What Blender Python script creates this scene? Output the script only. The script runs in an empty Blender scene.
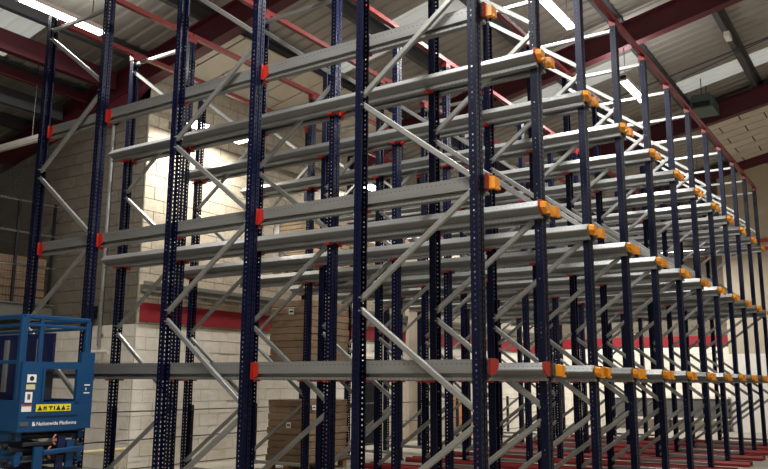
import bpy, math, random
from mathutils import Matrix, Vector
random.seed(7)
SC = bpy.context.scene
COL = SC.collection

# ------------------------------------------------------------------ camera
W, H, F = 768.0, 469.0, 792.0178
YAW, PIT, ROL = -0.9821, 0.184, 0.0056
CAM = Vector((-3.145, 6.1993, 1.5009))
fw = Vector((math.cos(YAW)*math.cos(PIT), math.sin(YAW)*math.cos(PIT), math.sin(PIT)))
r0 = fw.cross(Vector((0, 0, 1))).normalized()
u0 = r0.cross(fw)
RT = r0*math.cos(ROL) + u0*math.sin(ROL)
UP = -r0*math.sin(ROL) + u0*math.cos(ROL)
cd = bpy.data.cameras.new('camera')
cd.sensor_fit = 'HORIZONTAL'
cd.sensor_width = 36.0
cd.lens = F*36.0/W
cd.clip_end = 200
co = bpy.data.objects.new('camera', cd)
COL.objects.link(co)
m = Matrix.Identity(4)
for a in range(3):
    m[a][0], m[a][1], m[a][2], m[a][3] = RT[a], UP[a], -fw[a], CAM[a]
co.matrix_world = m
SC.camera = co


def pix(x, y, axis, val):
    """the point that a photo pixel shows on the plane axis = val"""
    d = fw + RT*((x-W/2)/F) - UP*((y-H/2)/F)
    return CAM + d*((val-CAM[axis])/d[axis])


# ------------------------------------------------------------------ world, exposure
wd = bpy.data.worlds.new('World')
SC.world = wd
wd.use_nodes = True
wd.node_tree.nodes['Background'].inputs[0].default_value = (0.95, 0.97, 1.0, 1)
wd.node_tree.nodes['Background'].inputs[1].default_value = 1.0
SC.view_settings.view_transform = 'Standard'
SC.view_settings.look = 'None'
SC.view_settings.gamma = 1
SC.view_settings.use_curve_mapping = False
SC.view_settings.exposure = 0.45
LAMP_W = 200.0        # high-bay battens
WALL_LAMP_W = 90.0    # bulkhead lamps by the rear wall

# ------------------------------------------------------------------ materials
def lin(c):
    return tuple(((v/255)/12.92 if v/255 <= .04045 else ((v/255+.055)/1.055)**2.4) for v in c) + (1,)


def mat(name, rgb, rough=.5, metal=0.0, noise=0.0, scale=6.0, bump=0.0, rnd=0.0, spec=None, stretch=None):
    M = bpy.data.materials.new(name)
    M.use_nodes = True
    nt = M.node_tree
    b = nt.nodes['Principled BSDF']
    c = lin(rgb)
    b.inputs['Base Color'].default_value = c
    b.inputs['Roughness'].default_value = rough
    b.inputs['Metallic'].default_value = metal
    if spec is not None:
        b.inputs['Specular IOR Level'].default_value = spec
    src = None
    if noise or bump:
        tc = nt.nodes.new('ShaderNodeTexCoord')
        n = nt.nodes.new('ShaderNodeTexNoise')
        n.inputs['Scale'].default_value = scale
        n.inputs['Detail'].default_value = 5
        out = tc.outputs['Object']
        if stretch:
            mp = nt.nodes.new('ShaderNodeMapping')
            mp.inputs['Scale'].default_value = stretch
            nt.links.new(out, mp.inputs[0])
            out = mp.outputs[0]
        nt.links.new(out, n.inputs['Vector'])
        if noise:
            rmp = nt.nodes.new('ShaderNodeMapRange')
            rmp.inputs['From Min'].default_value = .3
            rmp.inputs['From Max'].default_value = .7
            rmp.inputs['To Min'].default_value = 1-noise
            rmp.inputs['To Max'].default_value = 1+noise
            nt.links.new(n.outputs['Fac'], rmp.inputs['Value'])
            src = rmp.outputs[0]
        if bump:
            bp = nt.nodes.new('ShaderNodeBump')
            bp.inputs['Strength'].default_value = bump
            bp.inputs['Distance'].default_value = .01
            nt.links.new(n.outputs['Fac'], bp.inputs['Height'])
            nt.links.new(bp.outputs[0], b.inputs['Normal'])
    if rnd:
        oi = nt.nodes.new('ShaderNodeObjectInfo')
        rr = nt.nodes.new('ShaderNodeMapRange')
        rr.inputs['To Min'].default_value = 1-rnd
        rr.inputs['To Max'].default_value = 1+rnd
        nt.links.new(oi.outputs['Random'], rr.inputs['Value'])
        if src is None:
            src = rr.outputs[0]
        else:
            mm = nt.nodes.new('ShaderNodeMath')
            mm.operation = 'MULTIPLY'
            nt.links.new(src, mm.inputs[0])
            nt.links.new(rr.outputs[0], mm.inputs[1])
            src = mm.outputs[0]
    if src is not None:
        mx = nt.nodes.new('ShaderNodeVectorMath')
        mx.operation = 'SCALE'
        mx.inputs[0].default_value = c[:3]
        nt.links.new(src, mx.inputs['Scale'])
        nt.links.new(mx.outputs[0], b.inputs['Base Color'])
    return M


def dotted(M, pitch, duty, zc, zh, dark, zc2=None):
    """tiny punched holes along the local X axis of a rail: dark dots in the colour"""
    nt = M.node_tree
    b = nt.nodes['Principled BSDF']
    tc = nt.nodes.new('ShaderNodeTexCoord')
    sp = nt.nodes.new('ShaderNodeSeparateXYZ')
    nt.links.new(tc.outputs['Object'], sp.inputs[0])

    def mth(op, a, v=None):
        n = nt.nodes.new('ShaderNodeMath')
        n.operation = op
        for i, s in enumerate((a, v)):
            if s is None:
                continue
            if isinstance(s, (int, float)):
                n.inputs[i].default_value = s
            else:
                nt.links.new(s, n.inputs[i])
        return n.outputs[0]
    fx = mth('LESS_THAN', mth('FRACT', mth('DIVIDE', sp.outputs[0], pitch)), duty)
    band = mth('LESS_THAN', mth('ABSOLUTE', mth('SUBTRACT', sp.outputs[2], zc)), zh)
    if zc2 is not None:
        band = mth('MAXIMUM', band, mth('LESS_THAN', mth('ABSOLUTE', mth('SUBTRACT', sp.outputs[2], zc2)), zh))
    k = mth('MULTIPLY', fx, band)
    mix = nt.nodes.new('ShaderNodeMix')
    mix.data_type = 'RGBA'
    old = b.inputs['Base Color'].links
    if old:
        nt.links.new(old[0].from_socket, mix.inputs[6])
    else:
        mix.inputs[6].default_value = b.inputs['Base Color'].default_value
    mix.inputs[7].default_value = dark
    nt.links.new(k, mix.inputs[0])
    nt.links.new(mix.outputs[2], b.inputs['Base Color'])


M = {}
M['navy'] = mat('navy_paint', (7, 14, 43), .42, 0, .08, 3, spec=.18)
M['galv'] = mat('galvanised_steel', (150, 151, 148), .40, .5, .10, 9, stretch=(.4, 3, 3))
M['rail'] = mat('galvanised_rail', (132, 133, 131), .40, .35, .10, 5, stretch=(.3, 3, 3))
dotted(M['rail'], .05, .28, .042, .004, (.07, .07, .07, 1), -.09)
M['redfit'] = mat('red_bracket_paint', (172, 34, 18), .5)
M['orange'] = mat('orange_guide_plastic', (244, 156, 18), .42)
M['redtie'] = mat('red_tie_paint', (122, 28, 26), .42, 0, .06, 3)
M['redfloor'] = mat('red_floor_rail_paint', (128, 17, 17), .5, 0, .15, 4)
M['maroon'] = mat('maroon_steel_paint', (82, 22, 36), .6, 0, .10, 2)
M['purlin'] = mat('grey_purlin_paint', (72, 74, 78), .6, 0, .08, 3)
M['sheet'] = mat('roof_sheet', (156, 152, 144), .6, 0, .08, 2, stretch=(.3, 2, 2))
M['board'] = mat('ceiling_board', (204, 196, 182), .8, 0, .08, 2, rnd=.05)
M['block'] = mat('bare_concrete_block', (170, 160, 142), .9, 0, .14, 12, .5, rnd=.10)
M['blockw'] = mat('white_painted_block', (232, 225, 212), .7, 0, .05, 10, .35, rnd=.03)
M['blockdark'] = mat('shaded_concrete_block', (104, 96, 84), .9, 0, .14, 12, .5, rnd=.10)  # bare block with the shade on the dim walls put into its colour
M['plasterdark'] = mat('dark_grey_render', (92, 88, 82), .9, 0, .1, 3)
M['mortar'] = mat('mortar', (146, 136, 119), .95)
M['mortarw'] = mat('painted_mortar', (212, 205, 192), .9)
M['stripe'] = mat('red_wall_band', (132, 10, 26), .6, 0, .05, 4)
M['plaster'] = mat('pale_plaster', (180, 168, 148), .85, 0, .08, 3)
M['white'] = mat('white_paint', (228, 224, 216), .6, 0, .04, 5)
M['trunk'] = mat('grey_trunking', (98, 96, 90), .6)
M['floor'] = mat('concrete_floor', (158, 152, 140), .55, 0, .14, 1.3, .05)
M['black'] = mat('black_paint', (16, 17, 20), .5)
M['dark'] = mat('dark_opening', (14, 14, 16), .9)
M['wire'] = mat('steel_wire', (70, 70, 72), .4, .6)
M['wood'] = mat('pallet_wood', (150, 118, 80), .85, 0, .2, 14, .2, rnd=.12, stretch=(1, 8, 8))
M['card'] = mat('brown_card', (140, 116, 92), .5, 0, .12, 10, .25, rnd=.10)
M['cardpale'] = mat('pale_card', (176, 152, 120), .7, 0, .14, 18, .2, rnd=.12)
M['cardorange'] = mat('orange_card', (196, 128, 78), .8, 0, .08, 6)
M['paper'] = mat('white_label', (232, 230, 224), .7)
M['ink'] = mat('black_ink', (22, 22, 24), .7)
M['lift'] = mat('lift_blue', (9, 64, 108), .4, 0, .06, 4)
M['liftdark'] = mat('lift_dark_blue', (10, 22, 66), .5, 0, .06, 4)
M['liftblack'] = mat('lift_black', (26, 30, 40), .55)
M['yellow'] = mat('yellow_label', (232, 214, 40), .55)
M['rubber'] = mat('rubber', (24, 24, 26), .8)
M['copper'] = mat('orange_hose', (176, 110, 84), .5)
M['heater'] = mat('heater_green_grey', (78, 98, 92), .5, .2)
M['bench'] = mat('dark_grey_panel', (84, 84, 82), .6)
M['pipered'] = mat('red_pipe', (176, 60, 40), .5)
M['cream'] = mat('cream_tube', (206, 196, 150), .5)
M['chrome'] = mat('chrome_rod', (190, 192, 196), .2, .9)


def emis(name, rgb, s):
    E = bpy.data.materials.new(name)
    E.use_nodes = True
    b = E.node_tree.nodes['Principled BSDF']
    b.inputs['Base Color'].default_value = (.9, .9, .9, 1)
    b.inputs['Emission Color'].default_value = rgb + (1,)
    b.inputs['Emission Strength'].default_value = s
    return E


M['lamp'] = emis('lamp_diffuser', (1.0, .98, .94), 9.0)

sk = bpy.data.materials.new('skylight_sheet')
sk.use_nodes = True
nt = sk.node_tree
for n in list(nt.nodes):
    if n.type != 'OUTPUT_MATERIAL':
        nt.nodes.remove(n)
o_ = [n for n in nt.nodes if n.type == 'OUTPUT_MATERIAL'][0]
df = nt.nodes.new('ShaderNodeBsdfDiffuse')
df.inputs[0].default_value = (.68, .68, .65, 1)
tr = nt.nodes.new('ShaderNodeBsdfTranslucent')
tr.inputs[0].default_value = (.82, .82, .78, 1)
mx = nt.nodes.new('ShaderNodeMixShader')
mx.inputs[0].default_value = .6
nt.links.new(df.outputs[0], mx.inputs[1])
nt.links.new(tr.outputs[0], mx.inputs[2])
nt.links.new(mx.outputs[0], o_.inputs[0])
M['sky'] = sk


# ------------------------------------------------------------------ mesh helpers
class MB:
    def __init__(s):
        s.v, s.f = [], []

    def add(s, vs, fs):
        n = len(s.v)
        s.v += [tuple(v) for v in vs]
        s.f += [tuple(i+n for i in f) for f in fs]
        return s

    def box(s, x0, x1, y0, y1, z0, z1):
        x0, x1 = min(x0, x1), max(x0, x1)
        y0, y1 = min(y0, y1), max(y0, y1)
        z0, z1 = min(z0, z1), max(z0, z1)
        return s.add([(x0, y0, z0), (x1, y0, z0), (x1, y1, z0), (x0, y1, z0), (x0, y0, z1), (x1, y0, z1), (x1, y1, z1), (x0, y1, z1)],
                     [(0, 3, 2, 1), (4, 5, 6, 7), (0, 1, 5, 4), (1, 2, 6, 5), (2, 3, 7, 6), (3, 0, 4, 7)])

    def bar(s, a, b, w, h, up=(0, 1, 0)):
        """a bar of section w (along up) x h between two points, chamfered edges"""
        a, b = Vector(a), Vector(b)
        d = (b-a).normalized()
        u = Vector(up)
        u = (u - d*u.dot(d)).normalized()
        n = d.cross(u)
        c = min(w, h)*.18
        pr = [(-w/2+c, -h/2), (w/2-c, -h/2), (w/2, -h/2+c), (w/2, h/2-c), (w/2-c, h/2), (-w/2+c, h/2), (-w/2, h/2-c), (-w/2, -h/2+c)]
        vs = [a+u*p+n*q for p, q in pr] + [b+u*p+n*q for p, q in pr]
        k = len(pr)
        return s.add(vs, [tuple(range(k-1, -1, -1)), tuple(range(k, 2*k))] + [(i, (i+1) % k, k+(i+1) % k, k+i) for i in range(k)])

    def tube(s, pts, r, k=8):
        pts = [Vector(p) for p in pts]
        n = len(s.v)
        rings = []
        for i, p in enumerate(pts):
            d = ((pts[min(i+1, len(pts)-1)]-pts[max(i-1, 0)])).normalized()
            u = Vector((0, 0, 1)) if abs(d.z) < .9 else Vector((1, 0, 0))
            u = (u-d*u.dot(d)).normalized()
            v = d.cross(u)
            rings.append([p+(u*math.cos(t)+v*math.sin(t))*r for t in [2*math.pi*j/k for j in range(k)]])
        vs = [q for rg in rings for q in rg]
        fs = []
        for i in range(len(pts)-1):
            for j in range(k):
                fs.append((i*k+j, i*k+(j+1) % k, (i+1)*k+(j+1) % k, (i+1)*k+j))
        fs.append(tuple(range(k-1, -1, -1)))
        fs.append(tuple((len(pts)-1)*k+j for j in range(k)))
        return s.add(vs, fs)

    def prism(s, prof, x0, x1, axis=0, scale1=None, off1=(0, 0)):
        """a closed profile extruded along an axis; prof holds the other two coordinates"""
        def P(p, x):
            return {0: (x, p[0], p[1]), 1: (p[0], x, p[1]), 2: (p[0], p[1], x)}[axis]
        k = len(prof)
        pr1 = prof if scale1 is None else [(p[0]*scale1+off1[0], p[1]*scale1+off1[1]) for p in prof]
        return s.add([P(p, x0) for p in prof] + [P(p, x1) for p in pr1],
                     [tuple(range(k-1, -1, -1)), tuple(range(k, 2*k))] + [(i, (i+1) % k, k+(i+1) % k, k+i) for i in range(k)])

    def mesh(s, name, ma, smooth=False):
        me = bpy.data.meshes.new(name)
        me.from_pydata(s.v, [], s.f)
        me.validate()
        me.update()
        if ma is not None:
            me.materials.append(ma)
        if smooth:
            for p in me.polygons:
                p.use_smooth = True
        return me


def put(name, me, parent=None, loc=(0, 0, 0), rot=(0, 0, 0)):
    o = bpy.data.objects.new(name, me)
    COL.objects.link(o)
    o.location = loc
    o.rotation_euler = rot
    if parent is not None:
        o.parent = parent
    return o


def build(name, mb, ma, parent=None, loc=(0, 0, 0), smooth=False):
    return put(name, mb.mesh(name, ma, smooth), parent, loc)


def tag(o, label, cat=None, group=None, kind=None):
    o['label'] = label
    if cat:
        o['category'] = cat
    if group:
        o['group'] = group
    if kind:
        o['kind'] = kind
    return o


def thing(name, label, cat, loc=(0, 0, 0), group=None):
    return tag(put(name, None, None, loc), label, cat, group)


ORD = ['first', 'second', 'third', 'fourth', 'fifth', 'sixth', 'seventh', 'eighth', 'ninth', 'tenth', 'eleventh', 'twelfth']

# ------------------------------------------------------------------ the building
XW, YC, YE = 8.1, -2.9, -21.8          # rear wall, its corner, the end wall
XB, YB, XF = -9.5, 9.5, 14.0           # far limits of the hall
ZR, TS = 9.25, 0.21                    # roof plane z = ZR - TS*x


def zroof(x):
    return ZR - TS*x


tag(build('floor', MB().box(XB, XF, YE-.2, YB, -.1, 0), M['floor']), 'bare concrete warehouse floor under the racking', kind='structure')


def block_wall(name, label, axis, val, face, a0, a1, ztop, near_a0, near_a1, bare='block', nw=11):
    """a wall of blocks (0.44 x 0.215 with 10 mm joints) on the plane axis = val; face = +1/-1 the side the blocks stand proud of"""
    base = MB()
    t = .25
    lo, hi = (val-t, val) if face > 0 else (val, val+t)

    def bx(mb, p0, p1, d0, d1, z0, z1):
        return mb.box(d0, d1, p0, p1, z0, z1) if axis == 0 else mb.box(p0, p1, d0, d1, z0, z1)
    wall = build(name, bx(MB(), a0, a1, lo, hi, nw*.225, ztop), M['mortar'])
    tag(wall, label, kind='structure')
    build('painted_base', bx(MB(), a0, a1, lo, hi, 0, nw*.225), M['mortarw'], wall)
    P, Hc = .45, .225
    dep = .016

    def blk(L, ma):
        return bx(MB(), .005, L-.005, 0, dep*face, .005, Hc-.005).mesh('block', ma)
    meshes = {}
    rest = {0: MB(), 1: MB()}
    n = int(ztop/Hc)
    for c in range(n):
        white = c < nw
        p = a0 - (P/2 if c % 2 else 0)
        while p < a1-.02:
            s, e = max(p, a0), min(p+P, a1)
            p += P
            L = round(e-s, 3)
            if L < .06:
                continue
            dd = random.uniform(-.004, .003)
            if near_a0 <= (s+e)/2 <= near_a1:
                key = (L, white)
                if key not in meshes:
                    meshes[key] = blk(L, M['blockw'] if white else M[bare])
                loc = (val+dd*face, s, c*Hc) if axis == 0 else (s, val+dd*face, c*Hc)
                put('block', meshes[key], wall, loc)
            else:
                d0, d1 = val, val+(dep+dd)*face
                bx(rest[1 if white else 0], s+.005, e-.005, d0, d1, c*Hc+.005, (c+1)*Hc-.005)
    for w in (0, 1):
        if rest[w].f:
            o = build('block_field', rest[w], M['blockw'] if w else M[bare], wall)
            o['kind'] = 'stuff'
    return wall


wall_rear = block_wall('wall_rear', 'concrete block rear wall, white painted below a red band', 0, XW, -1, YE, YC, zroof(XW)-.02, -6.6, YC)
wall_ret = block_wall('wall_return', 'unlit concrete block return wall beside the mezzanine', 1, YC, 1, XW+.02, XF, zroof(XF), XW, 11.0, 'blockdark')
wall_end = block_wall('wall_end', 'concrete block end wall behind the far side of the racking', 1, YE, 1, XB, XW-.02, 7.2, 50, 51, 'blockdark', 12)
# upper end wall up to the sloping roof
up_ = MB().add([(XB, YE, 7.2), (XW, YE, 7.2), (XW, YE, zroof(XW)), (XB, YE, zroof(XB)), (XB, YE-.2, 7.2), (XW, YE-.2, 7.2), (XW, YE-.2, zroof(XW)), (XB, YE-.2, zroof(XB))],
               [(0, 1, 2, 3), (7, 6, 5, 4), (0, 4, 5, 1), (1, 5, 6, 2), (2, 6, 7, 3), (3, 7, 4, 0)])
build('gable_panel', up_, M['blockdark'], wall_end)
# return wall above its blocks
up_ = MB().add([(XW, YC, zroof(XF)), (XF, YC, zroof(XF)), (XF, YC, zroof(XF)+.01), (XW, YC, zroof(XW)-.02), (XW, YC-.2, zroof(XF)), (XF, YC-.2, zroof(XF)), (XF, YC-.2, zroof(XF)+.01), (XW, YC-.2, zroof(XW)-.02)],
               [(0, 1, 2, 3), (7, 6, 5, 4), (0, 4, 5, 1), (1, 5, 6, 2), (2, 6, 7, 3), (3, 7, 4, 0)])
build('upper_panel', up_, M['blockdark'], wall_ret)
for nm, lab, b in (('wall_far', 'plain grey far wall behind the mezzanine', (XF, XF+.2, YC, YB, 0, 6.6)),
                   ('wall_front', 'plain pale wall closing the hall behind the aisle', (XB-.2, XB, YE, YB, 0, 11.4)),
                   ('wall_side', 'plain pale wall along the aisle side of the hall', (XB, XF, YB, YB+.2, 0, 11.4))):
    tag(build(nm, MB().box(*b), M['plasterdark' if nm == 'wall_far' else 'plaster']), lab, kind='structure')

# red band, trunking, pier, dark doorway on the rear wall
tag(build('trim_1', MB().box(XW-.035, XW-.017, YE+.05, YC-.05, 2.52, 2.85), M['stripe']), 'red painted band along the rear wall', kind='structure')
tag(build('trim_2', MB().box(1.97, XW-.04, YE+.017, YE+.035, 2.73, 3.07), M['stripe']), 'red painted band along the end wall', kind='structure')
tr_ = build('trim_3', MB().box(XW-.10, XW-.017, YE+.1, YC-.03, 3.04, 3.16), M['trunk'])
build('trunking_lid', MB().box(XW-.115, XW-.10, YE+.1, YC-.03, 3.15, 3.22), M['trunk'], tr_)
tag(tr_, 'grey cable trunking above the red band of the rear wall', kind='structure')
tag(build('pillar_1', MB().box(XW-.14, XW-.017, -12.25, -11.65, 0, 6.2), M['plaster']), 'plain pale pier against the rear wall', kind='structure')
dr = put('door_1', None)
tag(dr, 'dark open doorway in the rear wall with white frame', kind='structure')
build('opening', MB().box(XW-.05, XW-.017, -10.45, -9.7, .0, 2.05), M['dark'], dr)
fr = MB().box(XW-.07, XW-.017, -9.7, -9.63, 0, 2.12).box(XW-.07, XW-.017, -10.52, -10.45, 0, 2.12).box(XW-.07, XW-.017, -10.45, -9.7, 2.05, 2.12)
build('door_frame', fr, M['white'], dr)
tag(build('pillar_2', MB().box(XB+.1, 1.93, YE+.02, YE+.25, 0, 8.6), M['plaster']), 'plain plastered pier at the end of the end wall', kind='structure')
build('painted_base', MB().box(XB+.12, 1.95, YE+.02, YE+.27, 0, 2.45), M['white'], bpy.data.objects['pillar_2'])

# ------------------------------------------------------------------ the roof
ceil = put('ceiling', None)
tag(ceil, 'sloping sheeted roof on maroon rafters and dark purlins', kind='structure')


def sheet_mesh(x0, x1, wid, ma, name):
    mb = MB()
    per, dp = wid/3, .034
    ys = []
    for k in range(3):
        y = k*per
        ys += [(y, 0), (y+per*.52, 0), (y+per*.62, dp), (y+per*.90, dp)]
    ys.append((wid, 0))
    vs = []
    for (y, d) in ys:
        vs += [(x0, y, zroof(x0)+d), (x1, y, zroof(x1)+d)]
    fs = [(2*i, 2*i+1, 2*i+3, 2*i+2) for i in range(len(ys)-1)]
    mb.add(vs, fs)
    top = [(v[0], v[1], v[2]+.004) for v in vs]
    mb.add(top, [tuple(reversed(f)) for f in fs])
    return mb.mesh(name, ma)


me_full = sheet_mesh(XB-.3, XF+.3, .9, M['sheet'], 'roof_sheet')
# translucent lengths: (sheet line nearest y, from x, to x)
SKY = ((-1.1, 8.3, 9.9), (-6.5, 1.45, 6.5), (-11.9, 1.45, 6.5), (-14.6, -3.8, 1.3))
y = YB+.2
while y > YE-.3:
    y -= .9
    hit = [k for k in SKY if abs(y-k[0]) < .3]
    if hit:
        _, xa, xb = hit[0]
        put('skylight_sheet', sheet_mesh(xa, xb, .9, M['sky'], 'skylight_sheet'), ceil, (0, y, 0))
        put('roof_sheet', sheet_mesh(xb, XF+.3, .9, M['sheet'], 'roof_sheet'), ceil, (0, y, 0))
        put('roof_sheet', sheet_mesh(XB-.3, xa, .9, M['sheet'], 'roof_sheet'), ceil, (0, y, 0))
    else:
        put('roof_sheet', me_full, ceil, (0, y, 0))
# purlins along Y: Z-sections
for j in range(-6, 8):
    px = 1.38 - 1.73*j
    if not XB < px < XF:
        continue
    z = zroof(px) - .005
    prof = [(px-.10, z), (px+.01, z), (px+.01, z-.19), (px+.10, z-.19), (px+.10, z-.217), (px-.015, z-.217), (px-.015, z-.025), (px-.10, z-.025)]
    y0_ = YC if px > XW else YE
    build('purlin', MB().prism(prof, y0_+.01, YB, 1), M['purlin'], ceil)
# maroon rafters (I-sections) along the slope
RAF = (9.7, 3.4, YC+.12, -9.2, -15.5)
for ry in RAF:
    x1 = XF if ry > YC else XW
    mb = MB()
    up, dn = -.22, -.75
    for (ya, yb, za, zb) in ((-.11, .11, up-.03, up), (-.012, .012, dn+.03, up-.03), (-.11, .11, dn, dn+.03)):
        vs = []
        for x in (XB, x1):
            vs += [(x, ya, zroof(x)+za), (x, yb, zroof(x)+za), (x, yb, zroof(x)+zb), (x, ya, zroof(x)+zb)]
        mb.add(vs, [(0, 1, 2, 3), (7, 6, 5, 4), (0, 4, 5, 1), (1, 5, 6, 2), (2, 6, 7, 3), (3, 7, 4, 0)])
    build('rafter', mb, M['maroon'], ceil, (0, ry, 0))
    if x1 == XW:   # haunch at the eaves
        hb = MB().prism([(XW-1.6, zroof(XW-1.6)+dn), (XW, zroof(XW)+dn), (XW, zroof(XW)+dn-.45)], ry-.10, ry+.10, 1)
        build('rafter_haunch', hb, M['maroon'], ceil)
hb = MB().prism([(8.0, zroof(8.0)-.75), (9.8, zroof(9.8)-.75), (8.9, zroof(8.9)-1.15)], YC+.04, YC+.2, 1)
build('rafter_haunch', hb, M['maroon'], ceil)
# eaves beam seen over the mezzanine, and the gable beam
build('eaves_beam', MB().box(8.78, 8.92, YC+.25, YB, zroof(8.85)-.58, zroof(8.85)-.24), M['maroon'], ceil)
build('eaves_beam', MB().box(9.6, 9.68, YC+.25, YB, zroof(9.64)-.50, zroof(9.64)-.34), M['maroon'], ceil)
build('eaves_beam', MB().box(10.36, 10.46, YC+.25, YB, zroof(10.41)-.56, zroof(10.41)-.26), M['purlin'], ceil)
gb = MB()
vs = []
for x in (XB, XW):
    vs += [(x, YE+.02, zroof(x)-.56), (x, YE+.3, zroof(x)-.56), (x, YE+.3, zroof(x)-.22), (x, YE+.02, zroof(x)-.22)]
gb.add(vs, [(0, 1, 2, 3), (7, 6, 5, 4), (0, 4, 5, 1), (1, 5, 6, 2), (2, 6, 7, 3), (3, 7, 4, 0)])
build('gable_beam', gb, M['maroon'], ceil)


# staggered lining boards fixed under the purlins
def boards(x0, x1, y0, y1, L=1.2, Wd=.6):
    me = {}
    r = 0
    y = y1
    while y - Wd >= y0-.3:
        x = x0 - (L/2 if r % 2 else 0)
        ya = max(y-Wd, y0)
        while x < x1-.05:
            a, b = max(x, x0), min(x+L, x1)
            x += L
            if b-a < .1 or y-ya < .1:
                continue
            key = (round(b-a, 3), round(y-ya, 3))
            if key not in me:
                l, w = key
                mb = MB()
                vs = []
                g = .02
                for xx in (g, l-g):
                    for zz in (0, .03):
                        vs += [(xx, g, -TS*xx+zz), (xx, w-g, -TS*xx+zz)]
                mb.add(vs, [(0, 2, 3, 1), (4, 5, 7, 6), (0, 1, 5, 4), (2, 6, 7, 3), (0, 4, 6, 2), (1, 3, 7, 5)])
                me[key] = mb.mesh('ceiling_board', M['board'])
            put('ceiling_board', me[key], ceil, (a, ya, zroof(a)-.262))
        y -= Wd
        r += 1


boards(6.45, XW-.02, -9.05, YC-.12)
boards(-4.4, 1.25, YE+.32, -15.65)
backing = MB()
for (x0, x1, y0, y1) in ((6.45, XW-.02, -9.05, YC-.12), (-4.4, 1.25, YE+.32, -15.65)):
    backing.add([(x0, y0, zroof(x0)-.225), (x1, y0, zroof(x1)-.225), (x1, y1, zroof(x1)-.225), (x0, y1, zroof(x0)-.225)], [(0, 1, 2, 3)])
build('lining_backing', backing, M['dark'], ceil)
# thin conduit runs under the sheets
build('conduit', MB().tube([(-3.5, -12.6, zroof(-3.5)-.24), (3.2, -12.6, zroof(3.2)-.24)], .018, 6), M['purlin'], ceil)
build('conduit', MB().tube([(-4.5, -12.1, zroof(-4.5)-.24), (1.0, -13.0, zroof(1.0)-.24)], .014, 6), M['purlin'], ceil)

# ------------------------------------------------------------------ lamps
def batten(center, length, label, power, along='y', w=.16, rod=True, lit=True, group='linear roof lamps', up=.12):
    x, y, z = center
    t = thing('linear_lamp', label, 'lamp', center, group)
    L = length/2

    def bb(a0, a1, b0, b1, z0, z1):
        return MB().box(b0, b1, a0, a1, z0, z1) if along == 'y' else MB().box(a0, a1, b0, b1, z0, z1)
    h = bb(-L, L, -w/2, w/2, 0, .07)
    h.add(*(lambda q: (q.v, q.f))(bb(-L, -L+.03, -w/2-.01, w/2+.01, -.04, .075)))
    h.add(*(lambda q: (q.v, q.f))(bb(L-.03, L, -w/2-.01, w/2+.01, -.04, .075)))
    build('housing', h, M['white'], t)
    build('diffuser', bb(-L+.03, L-.03, -w/2+.01, w/2-.01, -.035, -.001), M['lamp'] if lit else M['white'], t)
    if rod:
        top = zroof(x) - .02 - z
        rd = MB()
        for s in (-.7, .7):
            if along == 'y':
                rd.tube([(0, s*L, .07), (0, s*L, top)], .008, 6)
            else:
                rd.tube([(s*L, 0, .07), (s*L, 0, zroof(x+s*L)-.02-z)], .008, 6)
        build('hanger_rod', rd, M['wire'], t)
    if lit:
        ld = bpy.data.lights.new('lamp_light', 'AREA')
        ld.shape = 'RECTANGLE'
        ld.size, ld.size_y = (w, length) if along == 'y' else (length, w)
        ld.energy = power
        ld.color = (1.0, .985, .955)
        lo = bpy.data.objects.new('lamp_light', ld)
        COL.objects.link(lo)
        lo.parent = t
        lo.location = (0, 0, -.045)
        if up <= 0:
            return t
        lu = ld.copy()
        lu.energy = power*up
        lo = bpy.data.objects.new('lamp_uplight', lu)
        COL.objects.link(lo)
        lo.parent = t
        lo.location = (0, 0, .085)
        lo.rotation_euler = (math.pi, 0, 0)
    return t


for n_, yy in enumerate((7.0, 2.8, -1.3, -5.4, -9.7)):
    batten((1.25, yy, 7.5), 1.5, f'{ORD[n_]} linear lamp of the row over the lane mouths from the aisle wall', LAMP_W*1.0)
for n_, yy in enumerate((-.48,)):
    batten((7.25, yy, 6.99), 1.45, 'bright linear lamp under the roof above the scissor lift', LAMP_W*.4)
for n_, yy in enumerate((6.0, 0.0, -6.0, -12.0, -17.0)):  # unseen lamps over the aisle, placed by guess for general light
    batten((-5.2, yy, 8.4), 1.5, f'{ORD[n_]} assumed linear lamp of the row over the open aisle from the aisle wall', LAMP_W*.48)
for n_, xx in enumerate((5.6, 2.6)):  # lamps added beside the end wall to brighten its white base
    batten((xx, -19.4, 5.6), 1.5, f'{ORD[n_]} added linear lamp along the end wall from the rear wall', LAMP_W*.6, 'x', up=0)
# bulkhead lamps on arms off the rear wall; last two added to brighten it
for n_, (yy, px) in enumerate(((-3.42, 0), (-4.45, 0), (-9.05, 0), (-13.6, 0), (-18.2, 0))):
    t = thing('bulkhead_lamp', f'{ORD[n_]} small lit bulkhead lamp on the rear wall from the wall corner, last two added', 'lamp', (7.42, yy, 6.12), 'bulkhead lamps on the rear wall')
    build('arm', MB().box(.05, XW-.02-7.42, -.025, .025, .05, .09).box(XW-.06-7.42, XW-.02-7.42, -.07, .07, 0, .14), M['trunk'], t)
    build('housing', MB().prism([(-.15, .0), (.15, .0), (.12, .07), (-.12, .07)], -.12, .12, 1), M['trunk'], t)
    build('diffuser', MB().prism([(-.14, .0), (-.11, -.05), (.11, -.05), (.14, .0)], -.19, .19, 1), M['lamp'], t)
    ld = bpy.data.lights.new('lamp_light', 'AREA')
    ld.shape = 'RECTANGLE'
    ld.size, ld.size_y = .2, .36
    ld.energy = WALL_LAMP_W*(.7 if n_ < 2 else 1.4)
    ld.color = (1.0, .95, .86)
    lo = bpy.data.objects.new('lamp_light', ld)
    COL.objects.link(lo)
    lo.parent = t
    lo.location = (0, 0, -.065)
a_, b_ = pix(37, 138, 1, -1.6), pix(0, 151, 1, -1.6)
c_ = (a_+b_)/2
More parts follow.
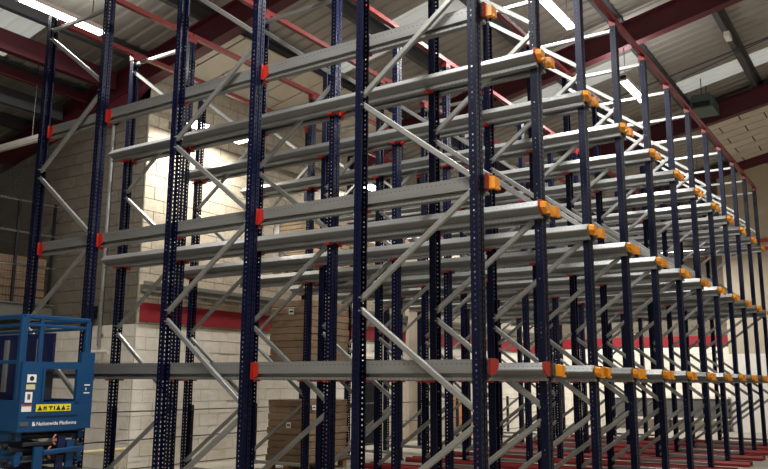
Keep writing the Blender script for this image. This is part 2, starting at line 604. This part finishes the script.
batten((c_.x+.35, -1.6, c_.z), 2.2, 'unlit white batten lamp hanging on a rod above the mezzanine', 0, 'x', .1, True, False, 'unlit battens')

# heater under the roof
ht = thing('air_heater', 'dark green roof heater hanging beside the dark purlin', 'heater', (.75, -14.3, 8.28))
build('casing', MB().prism([(-.26, 0), (.26, 0), (.26, .28), (.21, .36), (-.21, .36), (-.26, .28)], -.42, .42, 1), M['heater'], ht)
build('outlet', MB().box(-.21, .21, .421, .44, .03, .16), M['black'], ht)
for s in (-.3, .3):
    build('hanger', MB().tube([(0, s, .36), (0, s, zroof(.75)-8.29)], .012, 6), M['wire'], ht)
b = pix(728, 33, 0, -.35)
tag(build('junction_box', MB().box(-.40, -.28, b.y-.16, b.y+.16, zroof(-.35)-.34, zroof(-.35)-.22), M['white']), 'small white junction box fixed under a dark purlin', 'box')

# ------------------------------------------------------------------ the drive-in racking
PIT_Y = -1.45
FX = 1.27
FRX = (0.0, 2.72, 5.45)
NL = 12
LEV = (1.62, 3.268, 4.926)
TOP = 6.465          # post heads; a cap sits on each, the ties on the caps
PX, PY = .08, .12        # post section


def post_mesh(name, sgn, top=TOP):
    """open channel upright with punched slots; its slotted face looks along sgn*X"""
    mb = MB()
    z0, z1 = .012, top
    f, bk = sgn*PX/2, -sgn*PX/2

    def col(pa, pb, za, zb):
        mb.add([pa+(za,), pb+(za,), pb+(zb,), pa+(zb,)], [(0, 1, 2, 3)])

    def holes(pa, pb, ph, off):
        z = z0
        zz = z0+off
        while zz+ph < z1-.02:
            col(pa, pb, z, zz)
            z = zz+ph
            zz += .05
        col(pa, pb, z, z1)
    Y = PY/2
    for (a, b, h) in ((-Y, -.040, 0), (-.040, -.024, 1), (-.024, -.010, 0), (.010, .024, 0), (.024, .040, 1), (.040, Y, 0)):
        (holes((f, a), (f, b), .024, .02) if h else col((f, a), (f, b), z0, z1))
    g = f - sgn*.012                                    # stiffening groove down the face
    col((f, -.010), (g, -.006), z0, z1)
    col((g, -.006), (g, .006), z0, z1)
    col((g, .006), (f, .010), z0, z1)
    for s in (-Y, Y):
        col((f, s), (sgn*.008, s), z0, z1)
        holes((sgn*.008, s), (-sgn*.006, s), .016, .03)
        col((-sgn*.006, s), (bk, s), z0, z1)
        col((bk, s), (bk, s*.70), z0, z1)
        col((bk, s*.70), (bk+sgn*.012, s*.70), z0, z1)
    return mb.mesh(name, M['navy'])


ME_POST = {-1: post_mesh('post', -1), 1: post_mesh('post', 1)}
ME_TALL = {-1: post_mesh('post', -1, TOP+.165), 1: post_mesh('post', 1, TOP+.165)}
ME_FOOT = MB().box(-.075, .075, -.085, .085, 0, .012).box(-.06, -.045, -.08, -.065, .012, .035).box(.045, .06, .065, .08, .012, .035).mesh('foot_plate', M['navy'])


def brace_mesh(za, zb):
    mb = MB()
    a, b = Vector((.012, 0, za)), Vector((FX-.012, 0, zb))
    mb.bar(a, b, .042, .056)
    d = (b-a).normalized()
    for p in (a+d*.03, b-d*.03):
        mb.tube([p+Vector((0, -.0625, 0)), p+Vector((0, .0625, 0))], .009, 6)
    return mb.mesh('brace', M['galv'])


E_, O_ = (1.2, 3.26, 5.32), (.2, 2.23, 4.29, 6.33)
BR = [brace_mesh(6.42, 6.42), brace_mesh(.14, .14)]
for j in range(3):
    BR.append(brace_mesh(E_[j]-.045, O_[j]+.045))
    BR.append(brace_mesh(E_[j]+.045, O_[j+1]-.045))
WHERE = ('at the lane mouths', 'in the middle of the lanes', 'at the rear wall end')
for i in range(NL):
    for j, fx in enumerate(FRX):
        t = thing('upright_frame', f'navy upright frame {WHERE[j]}, {ORD[i]} frame row from the scissor lift', 'rack frame', (fx, i*PIT_Y, 0), 'upright frames of the racking')
        P_ = ME_TALL if i == 0 else ME_POST
        put('post', P_[-1], t, (0, 0, 0))
        put('post', P_[1], t, (FX, 0, 0))
        put('foot_plate', ME_FOOT, t, (0, 0, 0))
        put('foot_plate', ME_FOOT, t, (FX, 0, 0))
        for me in BR:
            put('brace', me, t)
KX = [fx+d for fx in FRX for d in (0, FX)]
RX0, RX1 = -.06, 6.95
G0 = PY/2 + .004          # rail stands off the post side


def rail_prof(s):
    pr = [(0, .08), (.080, .08), (.145, .012), (.145, .0), (.05, -.055), (.05, -.074), (.075, -.080), (.075, -.10), (0, -.10), (0, -.080), (.046, -.075), (.046, -.044), (0, -.040)]
    pr = [(s*(G0+a), b) for a, b in pr]
    return pr if s > 0 else pr[::-1]


ME_RAIL, ME_BRK, ME_ARM, ME_GUIDE, ME_STOP = {}, {}, {}, {}, {}
for s in (1, -1):
    ME_RAIL[s] = MB().prism(rail_prof(s), RX0, RX1, 0).mesh('rail_profile', M['rail'])
    y0, y1 = s*(G0-.014), s*(G0-.001)
    plate = [(-.118, -.06), (-.045, -.10), (-.045, .075), (-.105, .068)]
    mb = MB().prism(plate, min(y0, y1), max(y0, y1), 1)
    mb.box(-.052, -.042, s*.02, s*(G0-.001), -.10, .075)
    mb.box(-.052, .03, s*(G0-.001), s*(G0+.07), -.122, -.101)
    ME_BRK[s] = mb.mesh('bracket', M['redfit'])
    mb = MB().box(.054, .062, s*.046, s*(G0-.001), -.12, .04)
    mb.box(-.03, .062, s*(G0-.001), s*(G0+.07), -.122, -.101)
    ME_ARM[s] = mb.mesh('bracket', M['redfit'])
    # orange lead-in on the mouth end: a hood over the rail end flaring open with a lip
    hood = [(s*(G0-.01), .088), (s*(G0+.10), .088), (s*(G0+.148), .074), (s*(G0+.148), .008), (s*(G0+.06), -.055), (s*(G0-.01), -.055)]
    horn = [(s*(G0+.012), .066), (s*(G0+.10), .070), (s*(G0+.138), .055), (s*(G0+.138), .0), (s*(G0+.07), -.05), (s*(G0+.012), -.05)]
    if s < 0:
        hood, horn = hood[::-1], horn[::-1]
    mb = MB()
    mb.prism(horn, RX0-.024, RX0-.085, 0, .90, (s*.010, -.008))
    mb.box(RX0-.105, RX0-.07, s*(G0+.03), s*(G0+.09), -.062, -.038)
    ME_GUIDE[s] = mb.mesh('end_guide', M['orange'])
    mb = MB()
    mb.prism(hood, RX0-.002, RX0-.022, 0)
    ME_STOP[s] = mb.mesh('end_plate', M['redfit'])
LVN = ('lowest', 'middle', 'top')
for i in range(NL):
    for s in (1, -1):
        lane = i-1 if s > 0 else i
        if lane < 0 or lane > NL-2:
            continue
        for l, z in enumerate(LEV):
            side = 'far' if s > 0 else 'lift'
            lab = f'{LVN[l]}-level galvanised rail on {side} side of {ORD[lane]} lane from the scissor lift'
            t = thing('pallet_rail', lab, 'rail', (0, i*PIT_Y, z), 'pallet rails of the lanes')
            put('rail_profile', ME_RAIL[s], t)
            if lane == 0:
                put('end_plate', ME_STOP[s], t)
            if not (lane == 0 and l == 0):
                put('end_guide', ME_GUIDE[s], t)
            for k, kx in list(enumerate(KX))[1:]:
                put('bracket', ME_ARM[s] if k in (1, 3) else ME_BRK[s], t, (kx, 0, 0))
# red ties across the post heads
ME_SEG = MB().prism([(-.035, 0), (.035, 0), (.035, .065), (-.035, .065)], PIT_Y+.004, -.004, 1).mesh('tie_segment', M['redtie'])
ME_SEG0 = MB().prism([(-.035, 0), (.035, 0), (.035, .065), (-.035, .065)], PIT_Y+.004, -.066, 1).mesh('tie_segment', M['redtie'])
ME_CAP = MB().box(-.047, .047, -.068, .068, -.085, -.001).box(-.05, .05, -.072, .072, -.02, -.001).mesh('post_cap', M['redtie'])
KN = ('over the lane mouths', 'over the second post line from the mouths', 'over the third post line from the mouths', 'over the fourth post line from the mouths', 'over the fifth post line from the mouths', 'over the rear post line')
for k, kx in enumerate(KX):
    t = thing('top_tie', f'long red tie beam {KN[k]}, crossing all frame rows', 'beam', (kx, 0, TOP+.087), 'red top ties of the racking')
    for i in range(NL-1):
        put('tie_segment', ME_SEG if i else ME_SEG0, t, (0, i*PIT_Y, 0))
    for i in range(1, NL):
        put('post_cap', ME_CAP, t, (0, i*PIT_Y, 0))
# red guide rails on the floor, one each side of every lane
for i in range(NL):
    for s in (1, -1):
        lane = i-1 if s > 0 else i
        if lane < 0 or lane > NL-2:
            continue
        side = 'far' if s > 0 else 'lift'
        t = thing('floor_guide_rail', f'red floor guide rail on the {side} side of the {ORD[lane]} lane from the scissor lift', 'rail', (0, i*PIT_Y, 0), 'red floor guide rails')
        yo = s*.092
        pr = [(yo-s*0, .004), (yo+s*.085, .004), (yo+s*.085, .05), (yo+s*.055, .09), (yo, .09)]
        build('guide_profile', MB().prism(pr if s > 0 else pr[::-1], -.40, 5.2, 0), M['redfloor'], t)
        cl = MB()
        for kx in KX[:4]:
            cl.box(kx+.16, kx+.22, yo-s*.005, yo+s*.12, 0, .014)
        build('floor_clip', cl, M['redfloor'], t)

# ------------------------------------------------------------------ wire barrier behind the racking
FBX = 7.30
fy0 = -1.95
for n_ in range(11):
    yy = fy0 - 1.585*n_
    t = thing('barrier_post', f'{ORD[n_]} slim black barrier post behind the racking counted from the wall corner', 'post', (FBX, yy, 0), 'barrier posts')
    build('shaft', MB().box(-.03, .03, -.03, .03, .012, 1.08), M['black'], t)
    build('foot', MB().box(-.07, .07, -.07, .07, 0, .012), M['black'], t)
    build('cap', MB().prism([(-.033, -.033), (.033, -.033), (.033, .033), (-.033, .033)], 1.08, 1.10, 2, .6), M['black'], t)
for nm, z in (('upper', 1.02), ('middle', .58), ('lower', .14)):
    tag(build('barrier_wire', MB().tube([(FBX-.036, .2, z), (FBX-.036, YE+1.0, z)], .010, 6), M['wire']), f'{nm} steel wire strung along the black barrier posts', 'wire', 'barrier wires')

# ------------------------------------------------------------------ pallets and wrapped stacks stored in the fourth lane
def pallet(loc, label):
    t = thing('wooden_pallet', label, 'pallet', loc, 'pallets in the racking')
    dx, dy = .86, 1.2
    for k in range(5):
        x = -dx/2 + .06 + k*(dx-.12)/4
        put('deck_board', ME_PB, t, (x, 0, .12))
    for yy in (-.53, 0, .53):
        put('stringer', ME_PS, t, (0, yy, 0))
    return t


ME_PB = MB().box(-.055, .055, -.6, .6, 0, .022).mesh('deck_board', M['wood'])
ME_PS = MB().box(-.43, .43, -.05, .05, 0, .02).box(-.43, -.31, -.05, .05, .02, .12).box(-.06, .06, -.05, .05, .02, .12).box(.31, .43, -.05, .05, .02, .12).mesh('stringer', M['wood'])


def stack(loc, n, h, label, ma, lab_at=None, group='wrapped stacks in the racking', wx=.44, wy=.575, extra=None):
    t = thing('wrapped_stack', label, 'goods', loc, group)
    random.seed(int(loc[2]*100)+n)
    for k in range(n):
        ex, ey = random.uniform(-.012, .016), random.uniform(-.012, .016)
        z0, z1 = k*h+.002, (k+1)*h-.002
        c = .010
        a, b2 = wx+ex, wy+ey
        mb = MB()
        vs = []
        for (zz, g) in ((z0, c), (z0+c, 0), (z1-c, 0), (z1, c)):
            vs += [(-a+g, -b2+g, zz), (a-g, -b2+g, zz+random.uniform(-.008, .004)*(z0 < zz < z1)), (a-g, b2-g, zz), (-a+g, b2-g, zz)]
        fs = [(3, 2, 1, 0), (12, 13, 14, 15)]
        for q in range(3):
            for e in range(4):
                fs.append((q*4+e, q*4+(e+1) % 4, q*4+4+(e+1) % 4, q*4+4+e))
        mb.add(vs, fs)
        build('bundle', mb, ma, t)
    if lab_at:
        for (side, u, v, w2, h2) in lab_at:
            if side == 'y':
                o = build('paper_label', MB().box(u-w2, u+w2, wy+.018, wy+.022, v-h2, v+h2), M['paper'], t)
                build('print_line', MB().box(u-w2*.7, u+w2*.7, wy+.022, wy+.024, v-h2*.2, v+h2*.3), M['ink'], o)
            else:
                o = build('paper_label', MB().box(-wx-.022, -wx-.018, u-w2, u+w2, v-h2, v+h2), M['paper'], t)
                build('print_line', MB().box(-wx-.024, -wx-.022, u-w2*.7, u+w2*.7, v-h2*.2, v+h2*.3), M['ink'], o)
    return t


LX, LY = 5.98, PIT_Y*3.5
pallet((LX, LY, 0.0), 'wooden pallet standing on the floor in the fourth lane')
stack((LX, LY, .144), 9, .116, 'brown wrapped bundle stack on the floor pallet of the fourth lane', M['card'], [('y', -.05, .62, .05, .05), ('x', .42, .92, .05, .04)])
pallet((LX, LY, LEV[0]+.081), 'wooden pallet on the lowest rails of the fourth lane')
stack((LX, LY, LEV[0]+.225), 9, .118, 'brown wrapped bundle stack on the lowest rails of the fourth lane', M['card'], [('y', -.05, .86, .06, .05)])
pallet((LX, LY, LEV[1]+.081), 'wooden pallet on the middle rails of the fourth lane')
stack((LX, LY, LEV[1]+.225), 11, .085, 'pale card sheet stack on the middle rails of the fourth lane', M['cardpale'], [('y', .35, .5, .06, .32)])
pallet((LX, PIT_Y*4.5, LEV[1]+.081), 'wooden pallet on the middle rails of the fifth lane')
stack((LX, PIT_Y*4.5, LEV[1]+.225), 8, .085, 'pale card sheet stack on the middle rails of the fifth lane', M['cardpale'])
# leaning card sheet and the low panel by the end wall
cs = tag(build('card_sheet', MB().prism([(7.66, 0), (7.70, 0), (7.99, 1.14), (7.95, 1.14)], -14.85, -14.05, 1), M['cardorange']), 'orange-brown card sheet leaning on the white rear wall', 'card')
bn = thing('low_cupboard', 'long dark grey low cupboard with white rails along the end wall', 'cupboard', (3.95, YE+.25, 0))
build('carcass', MB().box(-1.9, 1.9, -.2, .2, .40, 1.02), M['bench'], bn)
build('top_rail', MB().box(-1.93, 1.93, -.22, .23, 1.02, 1.08), M['white'], bn)
build('lower_rail', MB().box(-1.93, 1.93, -.22, .23, .34, .40), M['white'], bn)
for sx in (-1.85, 0, 1.85):
    build('leg', MB().box(sx-.04, sx+.04, -.18, .18, 0, .34), M['bench'], bn)
for z, nm in ((6.06, 'upper'), (5.78, 'lower')):
    tag(build('wall_pipe', MB().tube([(-3, YE+.34, z), (1.7, YE+.34, z)], .05, 8), M['pipered']), f'{nm} red pipe running along the plastered pier', 'pipe')

# ------------------------------------------------------------------ return wall fittings
p1, p2 = pix(112, 95, 1, YC+.06), pix(104, 330, 1, YC+.06)
cx = (p1.x+p2.x)/2
cdt = tag(build('wall_conduit', MB().tube([(cx, YC+.06, 2.1), (cx, YC+.06, 7.0)], .035, 8), M['galv']), 'vertical grey conduit on the unlit return wall', 'pipe')
for z in (2.3, 3.6, 4.9, 6.2):
    build('clip', MB().box(cx-.06, cx+.06, YC+.016, YC+.03, z-.02, z+.02), M['galv'], cdt)
bxp = pix(97, 312, 1, YC+.08)
tag(build('switch_box', MB().box(bxp.x+.06, bxp.x+.26, YC+.02, YC+.12, bxp.z-.11, bxp.z+.11).box(bxp.x+.08, bxp.x+.24, YC+.12, YC+.13, bxp.z-.09, bxp.z+.09), M['black']), 'small dark switch box beside the wall conduit', 'box')
pj = pix(100, 352, 1, YC+.1)
tag(build('wall_bracket', MB().tube([(pj.x-.25, YC+.12, pj.z), (pj.x+.35, YC+.12, pj.z)], .035, 8).box(pj.x-.02, pj.x+.02, YC+.016, YC+.12, pj.z-.02, pj.z+.02), M['white']), 'short white pipe stub on the white part of the return wall', 'pipe')

# cream trestle by the wall corner
tb = thing('tube_trestle', 'cream tube trestle standing by the wall corner', 'trestle', (7.75, -2.2, 0))
build('top_tube', MB().tube([(0, -.35, .40), (0, .6, .40)], .03, 8), M['cream'], tb)
for yy in (-.3, .5):
    build('leg', MB().tube([(-.12, yy, 0), (0, yy, .39), (.12, yy, 0)], .018, 6), M['cream'], tb)

# ------------------------------------------------------------------ mezzanine over the hall corner
MX = 10.3
mz = thing('mezzanine', 'grey steel mezzanine deck beside the unlit return wall', 'platform', (MX, 0, 0))
Y0, Y1 = YC+.15, 4.0
build('deck', MB().box(.06, 3.4, Y0, Y1, 2.80, 2.88), M['trunk'], mz)
build('edge_beam', MB().box(0, .12, Y0, Y1, 2.86, 2.89).box(.04, .06, Y0, Y1, 2.62, 2.86).box(0, .12, Y0, Y1, 2.58, 2.62), M['trunk'], mz)
for yy in (-2.6, .6, 3.8):
    build('column', MB().box(.0, .12, yy-.06, yy+.06, 0, 2.58), M['trunk'], mz)
mr = thing('mezzanine_railing', 'pipe handrails and wire mesh along the mezzanine edge', 'railing', (MX, 0, 0))
for z in (3.56, 4.17, 4.75):
    build('handrail', MB().tube([(0, Y0, z), (0, Y1, z)], .022, 8), M['chrome'], mr)
for yy in (-2.62, -1.9, .2, 2.3):
    build('stanchion', MB().box(-.02, .02, yy-.025, yy+.025, 2.892, 4.8), M['black'], mr)
ms = MB()
for q in range(56):
    yy = -2.35 + q*.06
    ms.box(.05, .054, yy-.0010, yy+.0010, 2.9, 5.4)
for q in range(56):
    zz = 2.9 + q*.045
    ms.box(.054, .058, -2.38, .98, zz-.0010, zz+.0010)
o = build('wire_mesh', ms, M['wire'], mr)
o['kind'] = 'stuff'
stack((MX+.85, -2.25, 2.882), 6, .15, 'dark brown wrapped stack behind the mezzanine handrails', M['card'], None, 'goods on the mezzanine', .5, .5)

# ------------------------------------------------------------------ scissor lift
SX = 4.30
lf = thing('scissor_lift', 'blue scissor lift with lowered platform beside the racking', 'scissor lift', (SX, 1.06, 0))


def fY(x):
    return 1.465 - (x-28)*.0117 - 1.06


def fZ(y):
    return 2.13 - (y-316)*.00991


def fbox(mb, x0, x1, y0, y1, d0, d1):
    return mb.box(d0, d1, fY(x0), fY(x1), fZ(y0), fZ(y1))


LEN = 1.95
YL, YR = fY(22.5), fY(93)
build('deck', MB().box(.051, LEN, YR, YL, 1.0, 1.06), M['lift'], lf)
sk_ = MB().box(.051, LEN, YL-.02, YL, 1.06, 1.30).box(.051, LEN, YR, YR+.02, 1.06, 1.30)
build('toe_board', sk_, M['lift'], lf)
ep = MB()
fbox(ep, 22.5, 42, 361, 431, 0, .05)
fbox(ep, 80, 94, 350, 430, 0, .05)
fbox(ep, 42, 80, 361, 368, 0, .05)
fbox(ep, 42, 80, 402, 431, 0, .05)
panel = build('end_panel', ep, M['lift'], lf)
build('panel_lip', fbox(MB(), 42, 44, 368, 402, -.012, .03), M['lift'], panel)
build('panel_lip', fbox(MB(), 76, 80, 368, 402, -.012, .03), M['lift'], panel)
build('panel_seam', fbox(MB(), 30, 79, 415.5, 416.5, -.006, 0), M['liftdark'], panel)
# guard posts and rails
zt = 2.13
for (xx, yy, w_) in ((.095, YL-.036, .035), (.085, fY(42), .022), (.095, YR+.035, .03), (LEN-.03, YL-.035, .03), (LEN-.03, YR+.035, .03), (LEN/2, YL-.03, .022), (LEN/2, YR+.03, .022)):
    build('guard_post', MB().bar((xx, yy, 1.06), (xx, yy, zt), w_*2, w_*2), M['lift'], lf)
for z, w_ in ((zt+.01, .045), (zt-.075, .032)):
    build('guard_rail', MB().bar((.085, YL-.03, z), (.085, YR+.03, z), w_, w_, (0, 0, 1)), M['lift'], lf)
for z, w_ in ((zt+.01, .045), (zt-.075, .03), (1.68, .035)):
    for yy in (YL-.03, YR+.03):
        build('guard_rail', MB().bar((.085, yy, z), (LEN-.03, yy, z), w_, w_, (0, 0, 1)), M['lift'], lf)
    build('guard_rail', MB().bar((LEN-.03, YL-.03, z), (LEN-.03, YR+.03, z), w_, w_, (0, 0, 1)), M['lift'], lf)
inf = build('infill_panel', MB().box(.62, LEN-.05, YR+.06, YR+.09, 1.30, 2.02), M['liftdark'], lf)
for xx in (.86, 1.18, 1.5):
    b_ = build('grey_bar', MB().box(xx-.03, xx+.03, YR+.09, YR+.12, 1.36, 1.96), M['galv'], inf)
build('control_box', MB().box(.10, .28, fY(57), fY(44), 1.30, 1.62), M['liftblack'], lf)
# stickers on the end panel
for (x0, x1, y0, y1, ma) in ((27.6, 36, 374, 382, 'paper'), (27.2, 35.4, 384, 389, 'cream'), (27.0, 33.5, 391.5, 402, 'paper'), (24.5, 33.5, 404, 411, 'paper')):
    s_ = build('sticker', fbox(MB(), x0, x1, y0, y1, -.004, 0), M[ma], lf)
    xm, ym = (x0+x1)/2, (y0+y1)/2
    if (y0, y1) == (374, 382):
        build('mark', MB().tube([(-.004, fY(xm), fZ(ym)), (-.007, fY(xm), fZ(ym))], .024, 12), M['ink'], s_)
    elif y0 == 391.5:
        build('mark', fbox(MB(), xm-1.3, xm+1.3, y0+2, y1-3, -.006, -.004), M['bench'], s_)
    elif y0 == 404:
        build('mark', fbox(MB(), x0, x1, y0, y0+1.6, -.006, -.004), M['pipered'], s_)
build('sticker', fbox(MB(), 24, 32, 421, 425, -.004, 0), M['bench'], lf)
yl = build('warning_label', fbox(MB(), 38, 72, 404, 411.2, -.005, 0), M['yellow'], lf)
for xc in (41.5, 59.5, 64.5):
    build('print_mark', MB().prism([(fY(xc+2.3), fZ(410)), (fY(xc-2.3), fZ(410)), (fY(xc), fZ(405.2))], -.007, -.005, 0), M['ink'], yl)
for xa, xb, ya, yb in ((45, 46, 406, 410), (47, 48, 406, 410), (46, 47, 406.8, 408), (50, 54, 406, 407.2), (51.5, 52.6, 407.2, 410), (55, 56.2, 406, 410), (68, 70.5, 406, 407.2), (68, 70.5, 408.6, 410)):
    build('print_mark', fbox(MB(), xa, xb, ya, yb, -.007, -.0052), M['ink'], yl)


def lettering(txt, size, ma, loc, rot, parent, name='lettering'):
    cu = bpy.data.curves.new(name, 'FONT')
    cu.body = txt
    cu.size = size
    cu.extrude = .001
    cu.offset = size*.012
    cu.resolution_u = 3
    to = bpy.data.objects.new('tmp_text', cu)
    COL.objects.link(to)
    dg = bpy.context.evaluated_depsgraph_get()
    me = bpy.data.meshes.new_from_object(to.evaluated_get(dg))
    bpy.data.objects.remove(to)
    me.materials.clear()
    me.materials.append(ma)
    return put(name, me, parent, loc, rot)


# text on the face that looks along -X: reading direction is -Y
lettering('Nationwide Platforms', .052, M['paper'], (-.003, fY(39.5), fZ(425)), (math.radians(90), 0, math.radians(-90)), panel)
build('logo_mark', fbox(fbox(MB(), 35.8, 37.6, 421.3, 425.3, -.005, 0), 37.6, 38.3, 423.2, 425.3, -.005, 0), M['paper'], panel)
lettering('1-1', .10, M['paper'], (-.003, fY(84.5), fZ(382)), (math.radians(90), math.radians(90), math.radians(-90)), panel, 'painted_number')
# scissor stack below the deck
for yy in (YL-.06, YR+.06):
    for q in range(5):
        z = .42 + q*.122
        dz = .05 if q % 2 else -.05
        build('scissor_arm', MB().bar((.06, yy-(.03 if yy > 0 else -.03)*(q % 2), z-dz), (LEN-.08, yy-(.03 if yy > 0 else -.03)*(q % 2), z+dz), .05, .112), M['lift'], lf)
for q in range(5):
    z = .42 + q*.13
    build('pivot_pin', MB().tube([(.12, YL+.0, z), (.12, YR-.0, z)], .030, 10), M['liftblack'], lf)
    build('cross_tube', MB().bar((.05, YL-.10, z+.055), (.05, YR+.10, z+.055), .04, .03, (0, 0, 1)), M['liftblack'], lf)
for q in range(3):
    z = .55 + q*.15
    build('pin_head', MB().tube([(.18, YL+.035, z), (.18, YL-.02, z)], .028, 12), M['liftblack'], lf)
build('lift_cylinder', MB().tube([(.10, -.10, .80), (LEN-.3, -.10, .62)], .055, 12), M['liftdark'], lf)
build('cross_bar', MB().bar((-.01, .18, .78), (-.01, -.28, .80), .05, .05, (0, 0, 1)), M['lift'], lf)
build('strut_plate', MB().box(-.02, .01, fY(47), fY(39), .45, .84), M['lift'], lf)
for q, (ya, za, rr) in enumerate(((fY(61), .90, .045), (fY(57), .78, .05))):
    pts = [(.0, ya + rr*math.cos(t), za + rr*1.2*math.sin(t)) for t in [(-1.2+2.4*k/8) for k in range(9)]]
    build('hose', MB().tube(pts[::-1] if q else pts, .010, 8), M['copper'], lf, smooth=True)
for q, (xa, xb, ya, yb) in enumerate(((63, 70, 437, 452), (72, 79, 441, 469), (62, 69, 456, 469))):
    build('stack_plate', fbox(MB(), xa, xb, ya, yb, .012, .04), M['liftdark' if q != 1 else 'lift'], lf)
build('chassis', MB().box(.05, LEN-.05, YR+.06, YL-.06, .13, .36).box(.0, .12, YR+.1, YL-.1, .16, .34), M['lift'], lf)
for xx in (.3, LEN-.3):
    for yy, s in ((YL-.055, 1), (YR+.055, -1)):
        wh = build('tyre', MB().tube([(xx, yy-s*.055, .19), (xx, yy+s*.055, .19)], .19, 20), M['rubber'], lf)
        build('rim', MB().tube([(xx, yy+s*.04, .19), (xx, yy+s*.062, .19)], .11, 16), M['lift'], wh)
